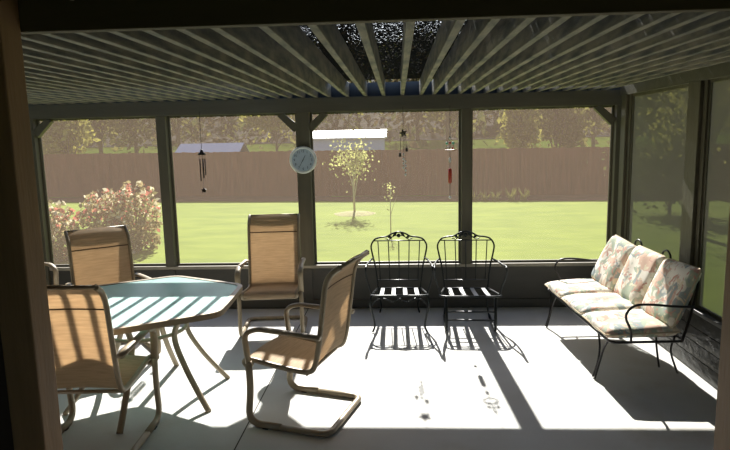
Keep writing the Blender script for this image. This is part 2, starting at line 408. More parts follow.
# right and left side walls
def side(X,s,name):
    # s=+1: wall lies outward to +X
    kb=MB()
    nb=4; h=(ZS-.03)/nb
    for k in range(nb):
        z=k*h; x0=X+(.035*s); 
        # lapped board: bottom edge sticks out
        xs=[X+.012*s,X+.034*s,X+.05*s]
        xs=[X+.006*s,X+.022*s,X+.05*s]
        vs=[(xs[0],YF,z+.009),(xs[0],YB+.05,z+.009),(xs[1],YB+.05,z+h-.009),(xs[1],YF,z+h-.009),
            (xs[2],YF,z+.009),(xs[2],YB+.05,z+.009),(xs[2],YB+.05,z+h-.009),(xs[2],YF,z+h-.009)]
        kb.add(vs,[(0,1,2,3),(7,6,5,4),(0,4,5,1),(1,5,6,2),(2,6,7,3),(3,7,4,0)])
    kb.box(*sorted((X+.05*s,X+.09*s)),YF,YB+.05,0,ZS-.03)
    struct(kb.build('wall_'+name,M['siding']),'low lapped board knee wall along the %s side'%name,'wall')
    struct(MB().box(*sorted((X,X+.11*s)),YF,YB+.03,ZS-.03,ZS,.004).build('trim_%d'%(5 if s>0 else 6),M['panel']),'cap rail on the %s knee wall'%name,'sill')
    struct(MB().box(*sorted((X,X+.09*s)),YF,YB,ZT-.06,ZT+RH).build('beam',M['beam']),'wooden side beam over the %s screens'%name,'beam')
    ps=[(5.89,6.06),(4.48,4.71),(2.3,2.52)] if s>0 else [(5.9,6.06),(4.4,4.55),(2.3,2.5)]
    ids=['far','middle','near']
    for (a,b),q in zip(ps,ids):
        pb=MB().box(*sorted((X+.002*s,X+.03*s)),a+.05,b,ZS,ZT-.06,.004)
        pb.box(*sorted((X+.03*s,X+.09*s)),a,b,ZS,ZT-.06)
        struct(pb.build('post',M['post']),'wooden post at the %s end of the %s wall'%(q,name) if q!='middle' else 'wooden post in the middle of the %s wall'%name,'post')
    n0=6 if s>0 else 8
    wl=['between corner post and middle post','between middle post and near pillar']
    for k,(a,b) in enumerate([(ps[1][1],ps[0][0]),(ps[2][1],ps[1][0])]):
        window(n0+k,a,b,ZS,ZT-.06,M['sidescreen'],'dark screened window in the %s wall %s'%(name,wl[k]),'y',X+.045*s,s)
side(XR,1,'right'); side(XL,-1,'left')

# front of the patio = house wall with a wide opening, header and two near posts
struct(MB().box(-3.2,3.2,2.225,2.27,ZT-.005,2.75,.004).build('beam',M['header']),'nearly black front header across the top of the opening','beam')
struct(MB().box(-1.535,-1.405,2.10,2.222,0,2.745,.006).build('post',M['nearpost']),'brown wooden post at the left edge of the opening','post')
struct(MB().box(1.213,1.33,2.10,2.222,0,2.745,.006).build('post',M['nearpost']),'brown wooden post at the right edge of the opening','post')
struct(MB().box(XL,-1.535,2.17,2.25,0,ZT).build('wall_front',M['nearwall']),'dark brown wall left of the opening','wall')
struct(MB().box(1.33,XR+.1,2.17,2.25,0,ZT).build('wall_front_right',M['nearwall']),'dark brown wall right of the opening','wall')
# house behind the camera
struct(MB().box(-3.2,-3.1,-2.2,2.17,0,2.75).build('wall_house_left',M['nearwall']),'left wall of the dark house room','wall')
struct(MB().box(3.1,3.2,-2.2,2.17,0,2.75).build('wall_house_right',M['nearwall']),'right wall of the dark house room','wall')
hb_=MB(); hb_.box(-3.2,-.6,-2.3,-2.2,0,2.75); hb_.box(.6,3.2,-2.3,-2.2,0,2.75); hb_.box(-.6,.6,-2.3,-2.2,2.55,2.75)  # unseen doorway gap added to bring daylight to the near posts and header
struct(hb_.build('wall_house_rear',M['nearwall']),'rear wall of the dark house room with an unseen opening added for daylight','wall')
struct(MB().box(-3.2,3.2,-2.3,2.27,2.75,2.85).build('ceiling_house',M['nearwall']),'ceiling of the dark house room','ceiling')
# pale ornament on the header
tag(MB().ball((0,0,0),.022,(1,.7,1.1)).build('hook_knob',M['ceramic'],loc=(-1.19,2.205,2.352)),'small pale round knob fixed on the dark front header','knob')

# roof cover and rafters
cv=MB(); zc=ZT+RH+.004
def sheet(x0,x1,y0,y1):
    cv.add([(x0,y0,zc),(x1,y0,zc),(x1,y1,zc),(x0,y1,zc)],[(0,1,2,3)])
sheet(-1.15,XR+.1,YF-.06,5.93); sheet(XL-.1,-1.15,YF-.06,4.82)
struct(cv.build('ceiling',M['cover'],fix=False),'black shade cloth with pin holes laid on the rafters','ceiling')
xs=[-.69,-.505,-.318,-.135,.055,.243,.372,.502,.632,.765]
x=.765
while x+.1295<XR-.03: x+=.1295; xs.append(x)
x=-.69
while x-.134>XL+.03: x-=.134; xs.append(x)
xs.sort()
ordn=['first','second','third','fourth','fifth','sixth','seventh','eighth','ninth','tenth','eleventh','twelfth','thirteenth','fourteenth','fifteenth','sixteenth','seventeenth','eighteenth','nineteenth','twentieth','twenty-first','twenty-second','twenty-third','twenty-fourth','twenty-fifth','twenty-sixth','twenty-seventh','twenty-eighth','twenty-ninth','thirtieth']
n=len(xs)
rb=MB().box(-.018,.018,YF-.02,YB+.058,0,RH,.003)
r0=None
for i,x in enumerate(xs):
    if r0 is None: r0=rb.build('rafter',M['rafter']); o=r0
    else: o=r0.copy(); col.objects.link(o)
    o.location=(x,0,ZT)
    k=n-1-i
    if k<26: l='weathered wooden ceiling rafter, %s from the right wall'%ordn[k]
    else: l='weathered wooden ceiling rafter, %s from the left wall'%ordn[i]
    tag(o,l,'rafter','roof rafters')

# ------------------------------------------------------------------ sling chairs
def make_sling_chair():
    root=thing('patio_chair','tan sling patio chair','chair',group='tan sling patio chairs')
    hw=.245; aw=.285
    prof=[(.30,.385),(.315,.41),(.27,.428),(.12,.408),(-.06,.388),(-.135,.392),(-.175,.43),(-.205,.55),(-.235,.75),(-.262,.93),(-.30,1.01),(-.365,1.06)]
    P=smooth_path([(0,f,z) for f,z in prof],6)
    # sling as a thin double-sided cloth, slightly sagging across
    sg=MB(); nx=10; vs=[];fs=[]
    for side_ in (0,1):
        for i,p in enumerate(P):
            a=P[max(i-1,0)]; b=P[min(i+1,len(P)-1)]; t=(b-a).normalized(); nn=Vector((0,t.z,-t.y))
            for k in range(nx+1):
                u=-1+2*k/nx; sag=.016*(1-u*u)
                q=p+nn*(sag+(.0015 if side_ else -.0015)); vs.append((u*hw,q.y,q.z))
    m=len(P)*(nx+1)
    for side_ in (0,1):
        for i in range(len(P)-1):
            for k in range(nx):
                a=side_*m+i*(nx+1)+k; f=(a,a+1,a+nx+2,a+nx+1)
                fs.append(f if side_ else f[::-1])
    sg.add(vs,fs,True)
    sl_=sg.build('sling',M['sling'],root,fix=False)
    # seam near the top
    sm=MB(); i0=min(range(len(P)),key=lambda i:abs(P[i].z-.90)+(0 if P[i].y<-.2 else 9))
    a=P[i0-1];b=P[i0+1];t=(b-a).normalized();nn=Vector((0,t.z,-t.y))
    sm.tube([(u*hw,(P[i0]+nn*.016*(1-u*u)).y,(P[i0]+nn*.016*(1-u*u)).z) for u in [-1+k/5 for k in range(11)]],.005,6)
    sm.build('seam',M['seam'],sl_)
    for s in (-1,1):
        MB().tube([(s*hw,p.y,p.z) for p in P],.018,8,rx=.015).build('side_rail',M['alu'],root)
        # armrest: from the back, forward, down to a front leg
        arm=fillet([(s*aw,-.235,.628),(s*aw,-.05,.640),(s*aw,.19,.650),(s*aw,.285,.61),(s*aw,.262,.42)],[.1,.10,.10],6)
        MB().tube(arm,.016,8,rx=.026).build('armrest',M['alu'],root)
        b=MB(); b.tube([(s*aw,-.225,.626),(s*hw,-.212,.620)],.012,6); b.build('arm_bracket',M['alu'],root)
        leg=fillet([(s*aw,.262,.43),(s*aw,.255,.25),(s*aw,.285,.020),(s*aw,.05,.020)],[.2,.10],7)
        lg=MB().tube(leg,.019,8,rx=.025).build('front_leg',M['alu'],root)
        MB().box(s*aw-.02,s*aw+.02,.135,.175,0,.006,.002).build('floor_glide',M['rubber'],lg)
        b=MB(); b.tube([(s*aw,.258,.38),(s*hw,.258,.40)],.011,6); b.build('seat_bracket',M['alu'],root)
    run=fillet([(-aw,.052,.020),(-aw,-.275,.020),(aw,-.275,.020),(aw,.052,.020)],[.07,.07],7)
    MB().tube(run,.018,8,rx=.023).build('floor_base',M['alu'],root)
    MB().tube([(-hw,-.365,1.06),(hw,-.365,1.06)],.012,8).build('top_bar',M['alu'],root)
    MB().tube([(-hw,-.12,.375),(hw,-.12,.375)],.012,8).build('crossbar',M['alu'],root)
    MB().tube([(-hw,.30,.380),(hw,.30,.380)],.012,8).build('crossbar',M['alu'],root)
    return root
proto=make_sling_chair()
def rz_of(F): return math.atan2(-F[0],F[1])
chairs=[((-.625,3.70),(-.96,.28),'tan sling patio chair turned sideways in front, right of the glass table'),
        ((-1.86,3.29),(-.05,1.0),'tan sling patio chair seen from behind at the near side of the table'),
        ((-2.45,4.75),(.64,-.77),'tan sling patio chair behind the far left corner of the glass table'),
        ((-1.215,5.47),(.10,-1.0),'tan sling patio chair standing against the clock post'),
        ((-3.73,5.34),(.87,-.5),'tan sling patio chair mostly hidden by the left brown post')]
for i,(p,F,l) in enumerate(chairs):
    o=proto if i==0 else copy_tree(proto)
    o.location=(p[0],p[1],0); o.rotation_euler=(0,0,rz_of(F)); o['label']=l

# ------------------------------------------------------------------ hexagonal glass table
tb=thing('patio_table','hexagonal glass topped patio table with tan metal legs','table',(-1.80,3.95,0),R(-27))
def hexa(r): return [(r*math.cos(PI/3*k),r*math.sin(PI/3*k)) for k in range(6)]
def rhexa(r,rad): return [(p.x,p.y) for p in fil_closed(hexa(r),rad)]
def fil_closed(pts,rad,seg=5):
    P=[Vector((x,y,0)) for x,y in pts]; out=[]; n=len(P)
    for i in range(n):
        a,b,c=P[i-1],P[i],P[(i+1)%n]
        p=b+(a-b).normalized()*rad; q=b+(c-b).normalized()*rad
        for k in range(seg+1):
            t=k/seg; out.append(p*(1-t)**2+b*2*t*(1-t)+q*t*t)
    return out
MB().prism(rhexa(.700,.07),.708,.716).build('glass_top',M['glass'],tb)
rim=MB(); out_=rhexa(.730,.09); inn=rhexa(.690,.065); n=len(out_)
vs=[];
for (p,z) in ((out_,.682),(out_,.720),(inn,.720),(inn,.682)): vs+=[(x,y,z) for x,y in p]
fs=[]
for k in range(4):
    a=k*n; b=((k+1)%4)*n
    for i in range(n): fs.append((a+i,a+(i+1)%n,b+(i+1)%n,b+i))
rim.add(vs,fs); rim.build('table_rim',M['alu'],tb)
for k in range(6):
    a=PI/3*k; d=Vector((math.cos(a),math.sin(a),0))
    pts=[d*.56+Vector((0,0,.684)),d*.40+Vector((0,0,.65)),d*.30+Vector((0,0,.55)),d*.285+Vector((0,0,.44)),d*.37+Vector((0,0,.27)),d*.48+Vector((0,0,.11)),d*.565+Vector((0,0,.0))]
    MB().tube(smooth_path(pts,6),.017,8,rx=.022,up=tuple(d)).build('leg',M['alu'],tb)
MB().tube([(.27*math.cos(2*PI*k/40),.27*math.sin(2*PI*k/40),.50) for k in range(40)],.014,8,closed=True).build('ring_brace',M['alu'],tb)
sp=MB()
for k in range(3):
    a=PI/3*k; sp.tube([(.55*math.cos(a),.55*math.sin(a),.69),(-.55*math.cos(a),-.55*math.sin(a),.69)],.011,6)
sp.build('top_support',M['alu'],tb)

# ------------------------------------------------------------------ wrought iron chairs
def iron_back(root,yb=.30):
    # local: front = -Y, back at +Y ; outline runs from the seat up one side, over the crest and down
    hb,ht=.225,.283
    R_=[(hb-.01,yb-.03,.27),(hb,yb-.01,.36),(hb+.018,yb+.012,.50),(ht-.008,yb+.032,.64),(ht,yb+.042,.715),(ht-.035,yb+.048,.775),(.19,yb+.05,.797),(.12,yb+.05,.806),(.065,yb+.05,.836)]
    top=smooth_path([(-x,y,z) for x,y,z in R_]+[(0,yb+.05,.852)]+R_[::-1],6)
    MB().tube(top,.0085,8).build('back_frame',M['iron'],root)
    MB().tube([(-ht+.03,yb+.046,.762),(ht-.03,yb+.046,.762)],.006,6).build('back_rail',M['iron'],root)
    MB().tube([(-hb+.002,yb-.008,.362),(hb-.002,yb-.008,.362)],.006,6).build('back_rail',M['iron'],root)
    for k in range(5):
        u=(k-2)*.107
        MB().tube([(u*.9,yb-.008,.362),(u,yb+.046,.762)],.0052,6).build('back_slat',M['iron'],root)
    cr=MB()
    for s in (-1,1):
        cr.tube(smooth_path([(0,yb+.05,.80),(s*.03,yb+.05,.815),(s*.065,yb+.05,.80),(s*.10,yb+.05,.775),(s*.14,yb+.05,.785)],5),.005,6)
        for (cx,cz,ang) in ((.040*s,.825,.6*s),(.095*s,.80,-.5*s)):
            M4=Matrix.Translation((cx,yb+.05,cz))@Matrix.Rotation(ang,4,'Y')
            vs=[M4@Vector(v) for v in ((-.03,0,0),(0,-.004,.016),(.03,0,0),(0,.004,-.016),(0,-.006,0),(0,.006,0))]
            cr.add(vs,[(0,1,4),(1,2,4),(2,3,4),(3,0,4),(1,0,5),(2,1,5),(3,2,5),(0,3,5)])
    cr.ball((0,yb+.05,.815),.020,(1,.5,1.1))
    cr.build('leaf_crest',M['iron'],root)
def iron_seat(root,zf=.352,zr=.282,yf=-.29,yb=.265,wf=.272,wb=.222):
    def Z(y): return zr+(zf-zr)*(yb-y)/(yb-yf)
    fr=[Vector((-wb,yb,0))]+fillet([(-wb,yb,0),(-wf,yf+.05,0),(-wf+.05,yf,0),(wf-.05,yf,0),(wf,yf+.05,0),(wb,yb,0)],[.04,.04,.04,.04],5)[1:]
    MB().tube([(p.x,p.y,Z(p.y)) for p in fr],.0095,8).build('seat_frame',M['iron'],root)
    MB().tube([(-wb,yb,zr),(wb,yb,zr)],.009,8).build('seat_rail',M['iron'],root)
    for k in range(4):
        u=(k-1.5)*.112; b=MB()
        vs=[]
        for y in (yf+.012,(yf+yb)/2,yb):
            sag=-.004 if y not in (yf+.012,yb) else 0
            vs+=[(u-.019,y,Z(y)+sag-.003),(u+.019,y,Z(y)+sag-.003),(u+.019,y,Z(y)+sag+.004),(u-.019,y,Z(y)+sag+.004)]
        fs=[(3,2,1,0),(8,9,10,11)]
        for q in (0,4): fs+=[(q+i,q+(i+1)%4,q+4+(i+1)%4,q+4+i) for i in range(4)]
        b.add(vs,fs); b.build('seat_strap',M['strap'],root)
def iron_arm(root,s,pts):
    MB().tube(smooth_path([(s*x,y,z) for x,y,z in pts],6),.0095,8).build('armrest',M['iron'],root)
c1=thing('iron_chair','black wrought iron chair with curved legs, left of the two facing us','chair',(-.002,5.62,0),0,'black wrought iron chairs')
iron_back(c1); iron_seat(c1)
for s in (-1,1):
    iron_arm(c1,s,[(.262,.325,.585),(.285,.20,.592),(.305,.0,.598),(.312,-.15,.605),(.314,-.20,.58),(.308,-.19,.50),(.285,-.19,.42),(.262,-.19,.345)])
    MB().tube(smooth_path([(s*.262,-.27,.352),(s*.275,-.30,.28),(s*.250,-.28,.16),(s*.235,-.28,.06),(s*.255,-.305,.008)],6),.0095,8).build('leg',M['iron'],c1)
    MB().tube(smooth_path([(s*.215,.262,.283),(s*.205,.275,.20),(s*.19,.295,.09),(s*.205,.33,.008)],6),.009,8).build('leg',M['iron'],c1)
ap=MB()
for s in (-1,1):
    ap.tube(smooth_path([(s*.262,-.285,.255),(s*.21,-.29,.315),(s*.13,-.292,.325),(s*.07,-.292,.295),(0,-.292,.33)],5),.0055,6)
ap.build('apron_scroll',M['iron'],c1)
c2=thing('iron_chair','black wrought iron spring rocker chair, right of the two facing us','chair',(.665,5.60,0),R(-2),'black wrought iron chairs')
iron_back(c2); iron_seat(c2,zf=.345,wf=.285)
for s in (-1,1):
    iron_arm(c2,s,[(.262,.325,.575),(.30,.20,.575),(.325,.0,.58),(.328,-.18,.605),(.330,-.24,.585),(.325,-.21,.51),(.300,-.19,.43),(.272,-.19,.335)])
    MB().tube(fillet([(s*.225,-.275,.345),(s*.225,-.30,.016),(s*.225,.20,.016)],[.06],6),.014,8,rx=.016).build('leg',M['iron'],c2)
    MB().tube(smooth_path([(s*.225,.20,.016),(s*.218,.25,.05),(s*.212,.262,.15),(s*.215,.255,.285)],5),.009,8).build('leg',M['iron'],c2)
for z in (.12,.20):
    MB().tube([(-.225,-.288,z),(.225,-.288,z)],.009,6).build('stretcher',M['iron'],c2)

# ------------------------------------------------------------------ bench with floral cushions
BP=Vector((1.49,4.10,0)); BU=Vector((-.045,1,0)).normalized()
brz=math.atan2(BU.y,BU.x)   # local +X = along bench (near->far); local +Y = forward (towards the room)
bench=thing('iron_bench','black wrought iron three seat bench along the right wall','bench',BP,brz)
BL=1.52
I=M['benchiron']
# local coords: x 0..BL, y 0 = front edge, negative = towards the wall
MB().tube(fil_closed and [(p.x,p.y,.335) for p in fil_closed([(0,0),(BL,0),(BL,-.52),(0,-.52)],.05)],.010,8,closed=True).build('seat_frame',I,bench)
for k in range(7):
    x=.12+k*(BL-.24)/6
    MB().box(x-.016,x+.016,-.515,-.005,.333,.339).build('seat_strap',I,bench)
MB().tube(smooth_path([(.0,-.50,.335),(.01,-.545,.48),(.02,-.595,.69),(.07,-.620,.775),(.20,-.627,.798),(BL/2,-.630,.802),(BL-.20,-.627,.798),(BL-.07,-.620,.775),(BL-.02,-.595,.69),(BL-.01,-.545,.48),(BL,-.50,.335)],6),.010,8).build('back_frame',I,bench)
for k in range(9):
    x=.16+k*(BL-.32)/8
    MB().tube([(x,-.515,.335),(x,-.628,.798)],.005,6).build('back_bar',I,bench)
for x in (.55,1.04):
    MB().tube(smooth_path([(x-.075,-.630,.802),(x-.07,-.633,.85),(x-.02,-.635,.882),(x+.04,-.634,.868),(x+.06,-.633,.825),(x+.03,-.630,.802)],5),.008,8).build('top_scroll',I,bench)
for x,s in ((0,-1),(BL,1)):
    p=smooth_path([(x+.005*s,-.57,.585),(x+.03*s,-.42,.600),(x+.04*s,-.26,.618),(x+.04*s,-.15,.615),(x+.04*s,-.095,.575),(x+.035*s,-.085,.52),(x+.025*s,-.125,.43),(x+.005*s,-.14,.335)],6)
    MB().tube(p,.009,8).build('armrest',I,bench)
for x in (.16,BL-.16):
    for d in (-1,1):
        MB().tube(smooth_path([(x+d*.10,-.01,.335),(x+d*.035,0,.24),(x+d*.012,.02,.12),(x+d*.02,.05,.008)],6),.008,8).build('front_leg',I,bench)
    MB().tube(smooth_path([(x-.06,-.50,.335),(x+.0,-.51,.2),(x+.06,-.60,.008)],6),.008,8).build('rear_leg',I,bench)
    MB().tube(smooth_path([(x+.22,-.50,.335),(x+.16,-.48,.2),(x+.18,-.52,.008)],6),.008,8).build('rear_leg',I,bench)

def cushion(name,label,w,d,t,Mx,group,seed,pucker=.0):
    """rounded pillow in local x(w) y(d) z(t), placed by Mx"""
    rnd=random.Random(seed); mb=MB(); n=18; vs=[];fs=[]
    ph=[rnd.uniform(0,6) for _ in range(4)]
    for s in (1,-1):
        for i in range(n+1):
            for j in range(n+1):
                u=-1+2*i/n; v=-1+2*j/n
                e=(1-abs(u)**5)*(1-abs(v)**5)
                hgt=t*.5*max(e,0)**.42
                hgt+= .006*math.sin(3*u+ph[0])*math.cos(2.5*v+ph[1])*e + .004*math.sin(7*u+ph[2]+3*v)*e
                k=1-.02*(abs(u*v))
                vs.append(Vector((u*w/2*k,v*d/2*k,s*hgt)))
    m=(n+1)**2
    for s in (0,1):
        for i in range(n):
            for j in range(n):
                a=s*m+i*(n+1)+j; f=(a,a+n+1,a+n+2,a+1); fs.append(f if s==0 else f[::-1])
    mb.add([Mx@v for v in vs],fs,True)
    o=mb.build(name,M['floral'],None,fix=False)
    bm=bmesh.new(); bm.from_mesh(o.data); bmesh.ops.remove_doubles(bm,verts=bm.verts[:],dist=.0008); bm.to_mesh(o.data); bm.free()
    o.matrix_world=Matrix.Translation(BP)@Matrix.Rotation(brz,4,'Z')
    tag(o,label,'cushion',group)
    # welt cord round the edge
    pp=[]
    for (u,v) in [(-1,-1),(1,-1),(1,1),(-1,1)]: pp.append((u*w/2*.975,v*d/2*.975))
    q=fil_closed(pp,.03)
    b=MB().tube([Mx@Vector((a.x,a.y,0)) for a in q],.006,6,closed=True).build('piping',M['piping'],o)
    return o
names=['nearest','middle','farthest']
sl3=['floral seat cushion at the near end of the bench','floral seat cushion in the middle of the bench','floral seat cushion at the far end of the bench']
bl3=['floral back cushion at the near end of the bench, half in shade','floral back cushion in the middle of the bench','floral back cushion at the far end of the bench, beside the corner']
cw=BL/3
for k in range(3):
    x=cw*(k+.5)
    Mx=Matrix.Translation((x,-.235,.392))@Matrix.Rotation(R(-2),4,'X')
    cushion('seat_cushion',sl3[k],cw*.99,.545,.10,Mx,'floral seat cushions',k+1)
tilt=[R(66),R(66),R(64)]
for k in range(3):
    x=cw*(k+.5)+(.0,.0,.01)[k]
    Mx=Matrix.Translation((x,-.525,.630))@Matrix.Rotation(R((2,-1,-4)[k]),4,'Y')@Matrix.Rotation(-tilt[k],4,'X')
    cushion('back_cushion',bl3[k],cw*.97,.47,.11,Mx,'floral back cushions',k+11)

# ------------------------------------------------------------------ clock on the centre post
ck=thing('wall_clock','round pale rimmed clock hanging on the centre post','clock',(-.977,YB-.001,1.60))
RX=Matrix.Rotation(R(90),4,'X')
MB().lathe([(.05,0),(.138,.0),(.142,.02),(.136,.034),(.122,.036),(.115,.026)],40,RX).build('clock_rim',M['clockrim'],ck)
fc=MB().lathe([(.001,.0265),(.117,.0265)],40,RX,cap=False).build('clock_face',M['clockface'],ck)
for h in range(1,13):
    cu=bpy.data.curves.new('numeral','FONT'); cu.body=str(h); cu.size=.034; cu.align_x='CENTER'; cu.align_y='CENTER'; cu.extrude=.0008
    t_=bpy.data.objects.new('numeral_curve',cu); col.objects.link(t_)
    me=bpy.data.meshes.new_from_object(t_); bpy.data.objects.remove(t_)
    a=PI/2-h*PI/6
    me.materials.append(M['clockink'])
    o=bpy.data.objects.new('numeral',me); col.objects.link(o); o.parent=fc
    o.location=(.090*math.cos(a),-.0285,.090*math.sin(a)); o.rotation_euler=(R(90),0,0)
def hand(ang,L,w):
    b=MB(); M4=Matrix.Rotation(ang,4,'Y')
    vs=[M4@Vector(v) for v in ((-w,-.031,-.015),(w,-.031,-.015),(w*.4,-.031,L),(-w*.4,-.031,L),(-w,-.029,-.015),(w,-.029,-.015),(w*.4,-.029,L),(-w*.4,-.029,L))]
    b.add(vs,[(0,1,2,3),(7,6,5,4),(0,4,5,1),(1,5,6,2),(2,6,7,3),(3,7,4,0)])
    return b.build('clock_hand',M['clockink'],ck)
hand(R(28),.055,.004); hand(R(-150),.08,.003)

# ------------------------------------------------------------------ hanging ornaments
YH=YB-.045
def cordhook(root,x,z1):
    b=MB(); b.tube([(0,0,z1),(0,0,ZB+.03-root.location.z),(0,.044,ZB+.03-root.location.z)],.0028,6); b.build('cord',M['cord'],root)
ch1=thing('wind_chime','dark metal wind chime with tubes hanging in the second window from left','wind chime',(-2.03,YH,1.69))
cordhook(ch1,0,.02)
MB().lathe([(.002,.045),(.012,.035),(.022,.012),(.040,-.004),(.040,-.016),(.02,-.018)],16).build('cap',M['chime'],ch1)
for k in range(5):
    a=2*PI*k/5+.3; x,y=.028*math.cos(a),.024*math.sin(a); L=(.17,.19,.21,.23,.20)[k]
    tu=MB().tube([(x,y,-.055),(x,y,-.055-L)],.0062,8).build('chime_tube',M['chime'],ch1)
    MB().tube([(x,y,-.01),(x,y,-.058)],.0015,5).build('thread',M['cord'],tu)
MB().tube([(0,0,-.018),(0,0,-.37)],.0016,5).build('striker_cord',M['cord'],ch1)
sk_=MB()
pts=[]
for k in range(10):
    r_=.030 if k%2==0 else .017; a=PI/2+k*PI/5; pts.append((r_*math.cos(a),r_*math.sin(a)))
vs=[(x,-.006,-.385+z) for x,z in pts]+[(x,.006,-.385+z) for x,z in pts]
sk_.add(vs,[tuple(range(10)),tuple(range(19,9,-1))]+[(i,(i+1)%10,10+(i+1)%10,10+i) for i in range(10)])
sk_.build('striker',M['chime'],ch1)

st=thing('star_chime','grey metal star ornament trailing bells and crystals in the centre window','wind chime',(.058,YH,1.85))
cordhook(st,0,.02)
sb=MB(); pts=[]
for k in range(10):
    r_=.046 if k%2==0 else .022; a=PI/2+.25+k*PI/5; pts.append((r_*math.cos(a),r_*math.sin(a)))
vs=[(x,-.007,z) for x,z in pts]+[(x,.007,z) for x,z in pts]+[(0,-.016,0),(0,.016,0)]
fs=[(i,(i+1)%10,20) for i in range(10)]+[(10+(i+1)%10,10+i,21) for i in range(10)]+[(i,10+i,10+(i+1)%10,(i+1)%10) for i in range(10)]
sb.add(vs,fs); sb.build('star',M['starmetal'],st)
for (x,L,bz) in ((-.034,.20,.0),(.0,.33,.0),(.034,.15,.0),(.02,.40,.0)):
    t_=MB().tube([(x*.7,.0,-.02),(x,.002,-.02-L)],.0022,5).build('strand',M['cord'],st)
    if L<.3:
        MB().lathe([(.003,.03),(.010,.018),(.013,-.01),(.016,-.016)],10,Matrix.Translation((x,.002,-.02-L))).build('bell',M['starmetal'],t_)
    else:
        b=MB()
        for q in range(4): b.ball((x,.002,-.02-L+q*.045),.010,(1,1,1.3),6)
        b.build('crystal',M['clearbead'],t_)
sc_=thing('sun_catcher','beaded sun catcher with a red glass drop beside the right centre post','sun catcher',(.529,YH,1.69))
cordhook(sc_,0,-.50)
MB().tube([(.048*math.cos(2*PI*k/20),.048*math.sin(2*PI*k/20),-.02) for k in range(20)],.006,6,closed=True).build('hoop',M['orange'],sc_)
for (x,z,r_,mm) in ((-.03,.05,.014,'greenbead'),(.032,.05,.015,'greenbead'),(0,.10,.012,'clearbead'),(.0,.055,.013,'redbead'),(-.02,.005,.012,'clearbead'),(.028,.0,.012,'redbead')):
    MB().ball((x,0,z),r_,n=8).build('bead',M[mm],sc_)
for x in (-.03,.032):
    MB().tube([(x,0,.05),(0,0,.13)],.0018,5).build('thread',M['cord'],sc_)
    MB().tube([(x,0,.05),(x*1.5,0,-.02)],.0018,5).build('thread',M['cord'],sc_)
MB().lathe([(.003,-.09),(.013,-.105),(.013,-.135),(.003,-.15)],8).build('crystal',M['clearbead'],sc_)
MB().lathe([(.004,-.20),(.019,-.215),(.019,-.345),(.004,-.36)],12).build('glass_drop',M['redbead'],sc_)
MB().ball((0,0,-.50),.014,n=8).build('bead',M['clearbead'],sc_)

# ------------------------------------------------------------------ outdoors
def ground_h(x,y):
    fy=22.95-.124*x
    if y<fy+.6: return LZ
    t=min(1,max(0,(y-fy-.6)/26)); h=LZ+t*2.0
    if y>fy+32: 
        u=(y-fy-32); h+=min(16,u*.36)+.5*math.sin(x*.21+y*.13)+.4*math.sin(x*.47-y*.2)
    return h
g=MB(); X=[-120+i*4 for i in range(61)]; Yv=[-14,-4,YB-.1]+[8+i*2 for i in range(24)]+[56+i*4 for i in range(16)]
vs=[(x,y,ground_h(x,y)) for y in Yv for x in X]; nX=len(X); fs=[];mi=[]
for j in range(len(Yv)-1):
    for i in range(nX-1):
        # keep the lawn out from under the house
        fs.append((j*nX+i,j*nX+i+1,(j+1)*nX+i+1,(j+1)*nX+i))
        mi.append(0 if vs[j*nX+i][2]<=LZ else (1 if Yv[j]<54 else 2))
g.add(vs,fs,False); g.m=mi
g.v=[(x,y,z-.0) for x,y,z in g.v]
struct(g.build('ground',[M['lawn'],M['meadow'],M['hill']]),'bright green lawn rising to a wooded hillside','ground')
rd=MB(); 
for k in range(30):
    x0=-75+k*5; x1=x0+5
    def P_(x,dy): 
        y=22.95-.124*x+dy; return (x,y,ground_h(x,y)+.05)
    rd.add([P_(x0,26.2),P_(x1,26.2),P_(x1,30.5),P_(x0,30.5)],[(0,1,2,3)])
struct(rd.build('ground_road',M['road']),'grey road strip running beyond the fence','road')

def fence(name,label,A,B,hfun,post_side):
    root=thing(name,label,'fence',(A[0],A[1],LZ))
    A=Vector((A[0],A[1],0));B=Vector((B[0],B[1],0)); d=(B-A); L=d.length; d.normalize(); nn=Vector((-d.y,d.x,0))
    b=MB(); w=.15; n=int(L/w); rnd=random.Random(3)
    for i in range(n):
        t0=i*w; t1=t0+w-.003; h=hfun(t0/L)+rnd.uniform(-.015,.015); off=rnd.uniform(-.006,.006)
        p=[A+d*t0,A+d*t1]
        vs=[]
        for q in (0+off,.02+off):
            for pp in p:
                for z in (-.02,h):
                    v=pp+nn*q-A; vs.append((v.x,v.y,z))
        b.add(vs,[(0,2,3,1),(4,5,7,6),(0,1,5,4),(2,6,7,3),(1,3,7,5),(0,4,6,2)])
    b.build('board_panel',M['fence'],root)
    rl=MB()
    for z in (.35,1.45):
        rl.tube([d*0+nn*.05*post_side+Vector((0,0,z)),d*L+nn*.05*post_side+Vector((0,0,z))],.035,4)
    rl.build('rail',M['fencepost'],root)
    k=0
    while k*2.4<L:
        p=d*(k*2.4)+nn*.09*post_side; h=hfun(k*2.4/L)
        MB().box(p.x-.05,p.x+.05,p.y-.05,p.y+.05,0,h-.02).build('fence_post',M['fencepost'],root); k+=1
    return root
def fy(x): return 22.7-.124*x
fence('wooden_fence','long brown vertical board fence across the back of the lawn',(-17,fy(-17)),(10.2,fy(10.2)),lambda t:1.86-.14*t,1)
fence('wooden_fence','brown vertical board fence along the right side of the lawn',(10.2,fy(10.2)-.25),(10.8,2.0),lambda t:1.8,1)

